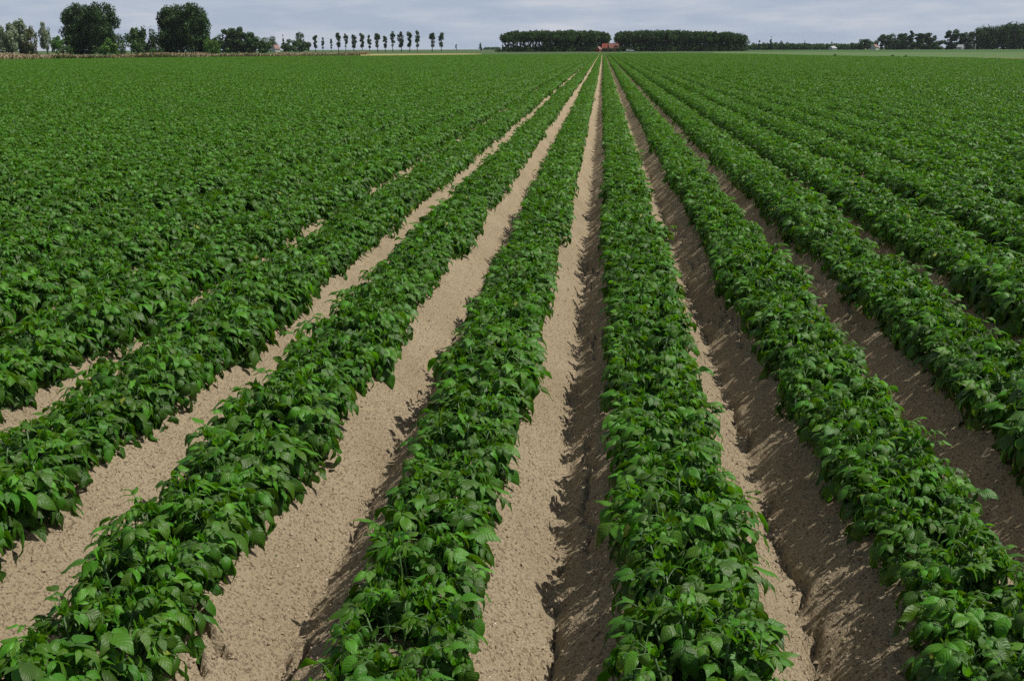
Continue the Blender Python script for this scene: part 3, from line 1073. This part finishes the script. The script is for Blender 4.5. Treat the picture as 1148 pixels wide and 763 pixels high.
wood('dark_wood', 564, 681, ((560, 566, 575, 600, 640, 675, 680, 685), (42, 38.5, 36.8, 35.8, 35.5, 36.2, 38.5, 44)), 26, 640, 'left of the farmhouse', '')
wood('dark_woodland', 689, 836, ((684, 690, 700, 740, 790, 825, 834, 838), (42, 38, 36.3, 35.5, 36.5, 38, 41, 46)), 32, 650, 'right of the farmhouse', '')

# right: low hedge line with saplings, then taller trees
for i, (u, v) in enumerate(((845, 48.5), (851, 46), (857, 48.5), (864, 42.5), (870, 48), (875, 47), (882, 48), (889, 49), (895, 49), (902, 46.5), (909, 50), (916, 50), (923, 50.5), (932, 47.5), (941, 51), (949, 51), (955, 51))):
    tall = i in (1, 3, 9, 13)
    tree('sapling', u, v, 1000, 'slim' if tall else 'dome', 'tree_dark' if i % 2 else 'tree_mid', i % 3,
         ('%s small tree from the left along the low hedge line' if not tall else '%s sapling from the left along the low hedge line, pointed and taller') % ordinal(i + 1),
         group='small trees along the distant hedge', n=500, size=.07, width=1.25)
for i, (u, v, kd, mt, wd, lab) in enumerate((
        (961, 47.5, 'dome', 'tree_dark', 1.3, 'low dark rounded tree right of the hedge line'),
        (969, 44.8, 'park', 'tree_dark', 1.4, 'dark rounded tree left of the white gabled house'),
        (979, 46, 'dome', 'tree_mid', 1.3, 'rounded green tree behind the white gabled house'),
        (992, 40, 'park', 'tree_dark', 1.1, 'dark round-headed tree right of the white gabled house'),
        (1003, 40, 'dome', 'tree_dark', 1.0, 'broad dark tree, first of the clump right of the gabled house'),
        (1011, 39, 'park', 'tree_dark', 1.1, 'dark tree in the middle of the clump'),
        (1020, 36.5, 'slim', 'tree_dark', 1.5, 'tallest narrow dark tree of the clump'),
        (1029, 39, 'avenue', 'tree_mid', 2.2, 'see-through tree with bare branching crown in the clump'),
        (1040, 38.5, 'park', 'tree_dark', 1.1, 'dark tree at the right end of the clump'),
        (1052, 46, 'dome', 'tree_dark', 1.7, 'low dark bush between the clump and the next tall tree'),
        (1066, 35.5, 'park', 'tree_dark', 1.05, 'tall dark round-headed tree left of the white barn'),
        (1076, 39, 'avenue', 'tree_mid', 2.0, 'thin pale tree standing behind the white barn'),
        (1085, 37.5, 'park', 'tree_dark', .9, 'dark slender-stemmed tree right of the white barn'),
        (1064, 48, 'dome', 'tree_dark', 1.8, 'dark undergrowth bush at the foot of the tall tree by the barn'),
        (1088, 49, 'dome', 'tree_dark', 1.8, 'dark bush between the white barn and the dense grove'))):
    tree('park_tree' if kd != 'dome' else 'shrub_tree', u, v, 960 + 5 * (i % 3), kd, mt, i % 4, lab, n=3000, size=.04, width=wd * 1.25, fork=.42)
for i, (u, v, lab) in enumerate(((1006, 47, 'low dark bush closing the foot of the clump, its first'), (1016, 46, 'low dark bush at the foot of the tallest narrow tree of the clump'), (1028, 47.5, 'low dark bush under the see-through tree of the clump'), (1040, 46.5, 'low dark bush at the right foot of the clump'), (1078, 49.5, 'low bush behind the roof of the white barn'))):
    tree('bush', u, v, 985 + i, 'dome', 'tree_dark', i % 3, lab, 'bush', n=900, size=.06, width=2.0)
GV = ((1097, 33.5), (1104, 32), (1111, 32.5), (1118, 31), (1125, 29.5), (1132, 28.8), (1139, 29.5), (1147, 28.5), (1156, 28))
for i, (u, v) in enumerate(GV):
    tree('broadleaf_tree', u, v, 900 + (i % 2) * 8, 'round', 'tree_dark', i % 4, '%s dark full-crowned tree from the left in the grove at the right edge' % ordinal(i + 1),
         group='grove of full-crowned trees at the right edge', n=4500, size=.032, width=.9, fork=.3)

# ------------------------------------------------------------------ buildings
def flat_mat(name, c, rough=.8):
    return noisy_material(name, tuple(x * .88 for x in c), tuple(min(1, x * 1.08) for x in c), .8, rough, .2)


MAT['roof_orange'] = flat_mat('orange_tiles', (.14, .062, .050))
MAT['roof_dark'] = flat_mat('dark_red_tiles', (.20, .05, .035))
MAT['roof_pink'] = flat_mat('faded_tiles', (.24, .15, .13))
MAT['brick'] = flat_mat('brown_brick', (.16, .09, .06))
MAT['white'] = flat_mat('white_render', (.42, .42, .41))
MAT['pane'] = flat_mat('dark_pane', (.03, .035, .045), .2)
MAT['red'] = flat_mat('red_boards', (.25, .05, .045))
MAT['greyroof'] = flat_mat('grey_roof', (.36, .36, .38))
MAT['white_paint'] = flat_mat('white_car_paint', (.8, .8, .8), .3)
MAT['rubber'] = flat_mat('tyre_rubber', (.02, .02, .02))
MAT['steel'] = flat_mat('galvanised', (.5, .52, .54), .4)


def house(name, loc, rz, w_, d_, eave, ridge, wall, roof, label, cat, chimneys=(), windows=(), door=None, dormer=None):
    """ridge along local x; front is -y"""
    o = empty(name, loc, rz)
    tag(o, label, cat)
    mb = MB()
    mb.extrude_x([(-d_ / 2, 0), (d_ / 2, 0), (d_ / 2, eave), (0, ridge - .12), (-d_ / 2, eave)], -w_ / 2, w_ / 2)
    link('walls', mb.mesh('walls', wall), o)
    k_ = (ridge - eave) / (d_ / 2)
    ov = .35
    mb = MB()
    mb.extrude_x([(-d_ / 2 - ov, eave - ov * k_ + .02), (0, ridge + .02), (d_ / 2 + ov, eave - ov * k_ + .02), (d_ / 2 + ov, eave - ov * k_ + .2), (0, ridge + .22), (-d_ / 2 - ov, eave - ov * k_ + .2)], -w_ / 2 - .2, w_ / 2 + .2)
    ro = link('roof', mb.mesh('roof', roof), o)
    for cx in chimneys:
        mb = MB(); mb.box(cx - .35, cx + .35, -.35, .35, ridge - .4, ridge + 1.1)
        mb.box(cx - .42, cx + .42, -.42, .42, ridge + 1.1, ridge + 1.22)
        link('chimney', mb.mesh('chimney', MAT['brick']), ro)
    for (wx, wz, ww, wh) in windows:
        mb = MB()
        y = -d_ / 2 - .04
        mb.box(wx - ww / 2, wx + ww / 2, y, y + .1, wz, wz + wh)
        f = link('window', mb.mesh('window_frame', MAT['white']), o)
        mb = MB()
        for sx_ in (-1, 1):
            cx = wx + sx_ * ww * .235
            mb.box(cx - ww * .2, cx + ww * .2, y - .02, y + .02, wz + .08, wz + wh - .08)
        link('pane', mb.mesh('window_pane', MAT['pane']), f)
    if door:
        mb = MB(); y = -d_ / 2 - .05
        mb.box(door - .5, door + .5, y, y + .1, .0, min(2.0, eave - .08))
        link('door', mb.mesh('door', MAT['roof_dark']), o)
    if dormer is not None:
        mb = MB()
        mb.extrude_y([(dormer - .9, eave), (dormer + .9, eave), (dormer + .9, eave + .8), (dormer, eave + 1.6), (dormer - .9, eave + .8)], -d_ / 2 - .1, -.3)
        dm = link('dormer', mb.mesh('dormer', MAT['roof_dark']), o)
        mb = MB(); mb.box(dormer - .45, dormer + .45, -d_ / 2 - .14, -d_ / 2 - .06, eave + .15, eave + .85)
        link('pane', mb.mesh('dormer_pane', MAT['pane']), dm)
    return o


fd = 615
house('farmhouse', at(687.5, fd), R(8), 5.2, 6.0, 2.0, 4.35, MAT['brick'], MAT['roof_orange'], 'farmhouse with orange tiled roof standing between the two dark woods', 'farmhouse', chimneys=(1.9,),
      windows=((-1.7, .6, .9, 1.1), (1.7, .6, .9, 1.1)), door=0.0, dormer=.9)
house('barn', at(679, fd + 9), R(-8), 3.6, 5.4, 1.9, 4.2, MAT['brick'], MAT['roof_dark'], 'brick barn with dark red roof, half hidden, joined close to the orange-roofed farmhouse', 'barn', windows=((0, 1.0, 1.2, 1.2),))
house('shed', at(671.2, fd - 10), R(60), 2.2, 2.0, 1.5, 2.5, MAT['red'], MAT['roof_pink'], 'tiny red shed with pale roof at the foot of the wood left of the farmhouse', 'shed', door=None, windows=((0, .6, .8, .7),))
for u, v, wd, lab in ((685, 54.2, 1.6, 'dark bush hiding the wall of the orange-roofed farmhouse'), (694, 52, 1.3, 'dark bush at the right corner of the farmhouse'), (678.5, 53.8, 1.0, 'dark shrub before the dark red barn roof')):
    tree('bush', u, v, fd - 14, 'dome', 'tree_dark', 6 + int(u) % 2, lab, 'bush', n=700, size=.07, width=wd)
house('cottage', at(309.5, 870), R(52), 4.6, 4.6, 2.6, 5.2, MAT['white'], MAT['roof_pink'], 'pale little house with white gable and faded red roof among green trees', 'house', chimneys=(-1.6,),
      windows=((-1, .9, .9, 1.1), (1, .9, .9, 1.1)), door=0.0)
house('white_shed', at(933.5, 900), R(35), 4.6, 4.0, 1.4, 2.8, MAT['white'], MAT['greyroof'], 'low white shed with pale grey roof in front of the hedge line', 'shed', windows=((0, .7, 1.4, .6),))
house('gabled_house', at(980.5, 900), R(50), 5.0, 4.4, 2.1, 4.0, MAT['white'], MAT['roof_pink'], 'white house with gable and faded reddish roof between the dark round trees', 'house', chimneys=(1.4,),
      windows=((-1.2, .8, .9, 1.0), (1.2, .8, .9, 1.0)), door=0.0)
house('white_barn', at(1077, 900), R(-50), 4.6, 4.2, 1.9, 3.6, MAT['white'], MAT['greyroof'], 'white barn with pale roof below the tall trees near the right edge', 'barn', windows=((0, .9, 1.6, .8),))
po = empty('post', at(1093.3, 880))
tag(po, 'pale slender mast standing at the left end of the grove at the right edge', 'mast')
mb = MB(); mb.tube([(0, 0, 0), (0, 0, 2.2), (0, 0, 4.2)], [.28, .25, .2], 8); link('shaft', mb.mesh('shaft', MAT['white'], True), po)
mb = MB(); mb.box(-.4, .4, -.3, .3, 3.1, 4.0); link('box', mb.mesh('post_box', MAT['steel']), po)


def car(loc, rz):
    o = empty('parked_car', loc, rz)
    tag(o, 'white car parked at the foot of the wood right of the farmhouse', 'car')
    mb = MB()
    prof = [(-2.1, .35), (2.1, .35), (2.15, .75), (1.2, .9), (.55, 1.38), (-1.2, 1.42), (-1.95, .95), (-2.15, .8)]
    mb.add([(x, -.85, z) for x, z in prof] + [(x, .85, z) for x, z in prof], [tuple(range(8)), tuple(range(15, 7, -1))] + [(i, 8 + i, 8 + (i + 1) % 8, (i + 1) % 8) for i in range(8)])
    link('body', mb.mesh('car_body', MAT['white_paint']), o)
    mb = MB(); mb.box(-1.4, .7, -.87, .87, .93, 1.27)
    link('windows', mb.mesh('car_windows', MAT['pane']), o)
    for x in (-1.3, 1.3):
        for y in (-.8, .8):
            mb = MB(); mb.tube([(x, y - .1, .32), (x, y + .1, .32)], [.32, .32], 14)
            link('wheel', mb.mesh('wheel', MAT['rubber']), o)


car(at(706.5, 600), R(3))

# ------------------------------------------------------------------ verge, strips and far fields
def blades(name, path, n, depth, h_lo, h_hi, wid, tone_lo, tone_hi, seed, mat, label, cat, patch=0):
    g = np.random.default_rng(seed)
    path = [np.array(p, float)[:2] for p in path]
    t = g.uniform(0, len(path) - 1, n)
    i = np.minimum(t.astype(int), len(path) - 2)
    A = np.array(path)
    c = A[i] + (A[i + 1] - A[i]) * (t - i)[:, None]
    out_ = c / np.linalg.norm(c, axis=1)[:, None]
    c = c + out_ * (g.uniform(0, 1, n) * depth)[:, None]
    hmod = 1 + .8 * vnoise(c[:, 0] * .15, c[:, 1] * .07, 40) + .5 * vnoise(c[:, 0] * .6, c[:, 1] * .25, 41)
    h = g.uniform(h_lo, h_hi, n) * hmod
    if patch:
        ok = vnoise(c[:, 0] * .12, c[:, 1] * .12, 44 + patch) > .08
        c, h = c[ok], h[ok]
        n = len(c)
    an = g.uniform(0, 6.28, n)
    s = np.stack([np.cos(an), np.sin(an)], -1) * wid
    lean = g.normal(0, .45, (n, 2)) * h[:, None]
    z0 = np.full((n, 1), -.12)
    V = np.stack([np.hstack([c - s, z0]), np.hstack([c + s, z0]), np.hstack([c + s * .5 + lean, h[:, None]]), np.hstack([c - s * .5 + lean, h[:, None]])], 1).reshape(-1, 3)
    tone = np.clip(g.uniform(tone_lo, tone_hi, n) + .9 * vnoise(c[:, 0] * .1, c[:, 1] * .05, 42), 0, 1)
    T = np.repeat(np.stack([tone, tone, tone], -1), 4, 0)
    o = link(name, mesh_np(name, V, np.arange(4 * n).reshape(-1, 4), mat, None, T))
    tag(o, label, cat, kind='stuff')


vp = [gp(u, v, .4) * 1.0 for u, v in ((-60, 66.2), (50, 65.4), (120, 64.7), (200, 63.9), (300, 62.7), (412, 61.6))]
blades('dry_grass', vp, 60000, 14, .40, 1.0, .13, .35, .95, 51, MAT['drygrass'], 'band of dry tan grass along the far left edge of the crop', 'dry grass')
blades('green_weeds', vp, 9000, 2.5, .45, .75, .13, .0, .3, 52, MAT['tree_bright'], 'patchy dark green weeds before the dry grass band', 'weeds', patch=1)


def quad_px(name, pix, z, mat, label, cat):
    sheet(name, [gp(u, v, z) for u, v in pix], z, mat, label, cat)


# a strip of ripe grain beyond the left part of the crop
mb = MB()
gpts = [gp(u, v, .45) for u, v in ((404, 62.4), (524, 61.2), (540, 60.4), (520, 60.2), (404, 60.6))]
n_ = len(gpts)
mb.add([(p.x, p.y, -.1) for p in gpts] + [(p.x, p.y, .45) for p in gpts], [tuple(range(n_, 2 * n_))] + [(i, (i + 1) % n_, n_ + (i + 1) % n_, n_ + i) for i in range(n_)])
tag(link('grain_field', mb.mesh('grain_field', MAT['grain'])), 'narrow strip of ripe yellow grain behind the green crop', 'field', kind='structure')
quad_px('grass_field', [(800, 60.1), (900, 61.9), (960, 62.9), (1300, 67.6), (1300, 56.9), (940, 57.8), (800, 58.4)], -.08, MAT['grassland'], 'pale green grass field beyond the right edge of the crop', 'field')
quad_px('far_crop_field', [(838, 57.6), (960, 58.3), (1300, 58.6), (1300, 54.6), (838, 56.2)], -.05, MAT['far_green'], 'darker green crop strip before the trees beyond the pale grass', 'field')
quad_px('bare_soil_strip', [(1088, 65.2), (1200, 67.4), (1200, 66.2), (1105, 64.6)], -.04, MAT['bare'], 'reddish bare soil strip along the right edge of the crop', 'soil')
for i, (u, v, lab) in enumerate(((936, 63.2, 'small dark weed clump alone at the crop edge'), (1000, 64.6, 'dark weed clump at the crop edge, left one of the two close together'), (1015, 65.0, 'dark weed clump at the crop edge, right one of the two close together'))):
    p = gp(u, v, 0)
    o = empty('weed_clump', (p.x, p.y, -.1), i, (.8, .8, .55))
    cm, tm = tree_meshes('dome', 'tree_dark', 20 + i, 400, .09, .3)
    tag(o, lab, 'weeds', 'weed clumps on the grass at the crop edge')
    link('leaves', cm, o); link('stalk', tm, o)
# distant tree belt on the horizon
def belt(u0_, u1, dist_, px, seed, label, name='distant_tree_belt'):
    g = np.random.default_rng(seed)
    a, b = at(u0_, dist_), at(u1, dist_)
    n = int(abs(u1 - u0_) * 1.2)
    Bl = []
    for i in range(n):
        f = g.uniform()
        h = px * dist_ / 1243 * g.uniform(.6, 1.1) + CAM_H
        p = a.lerp(b, f)
        r_ = h * .5
        Bl.append((p.x, p.y + g.uniform(-10, 10), h * .5, r_ * 1.6, r_, r_))
    V, F, T = foliage_cloud(Bl, n * 40, px * dist_ / 1243 * .35, seed)
    o = link(name, mesh_np(name, V, F, MAT['tree_mid'], None, T))
    tag(o, label, 'tree belt', kind='stuff')


belt(542, 558, 2500, 2.2, 61, 'faint far tree belt left of the wood')
belt(838, 960, 1060, 4.6, 62, 'low dark hedge mass behind the small trees', 'hedge_belt')

# ------------------------------------------------------------------ the air
HAZE = 0.00004
m, nt, out = new_mat('haze_air')
v_ = nt.nodes.new('ShaderNodeVolumePrincipled')
v_.inputs['Color'].default_value = (.80, .88, 1.0, 1)
v_.inputs['Density'].default_value = HAZE
v_.inputs['Anisotropy'].default_value = .2
nt.links.new(v_.outputs[0], out.inputs['Volume'])
mb = MB()
mb.box(-3500, 3500, -250, 5000, -1.12, 40)
hz_ = link('haze', mb.mesh('haze', m))
tag(hz_, 'thin pale haze hanging over the farmland', 'haze', kind='stuff')
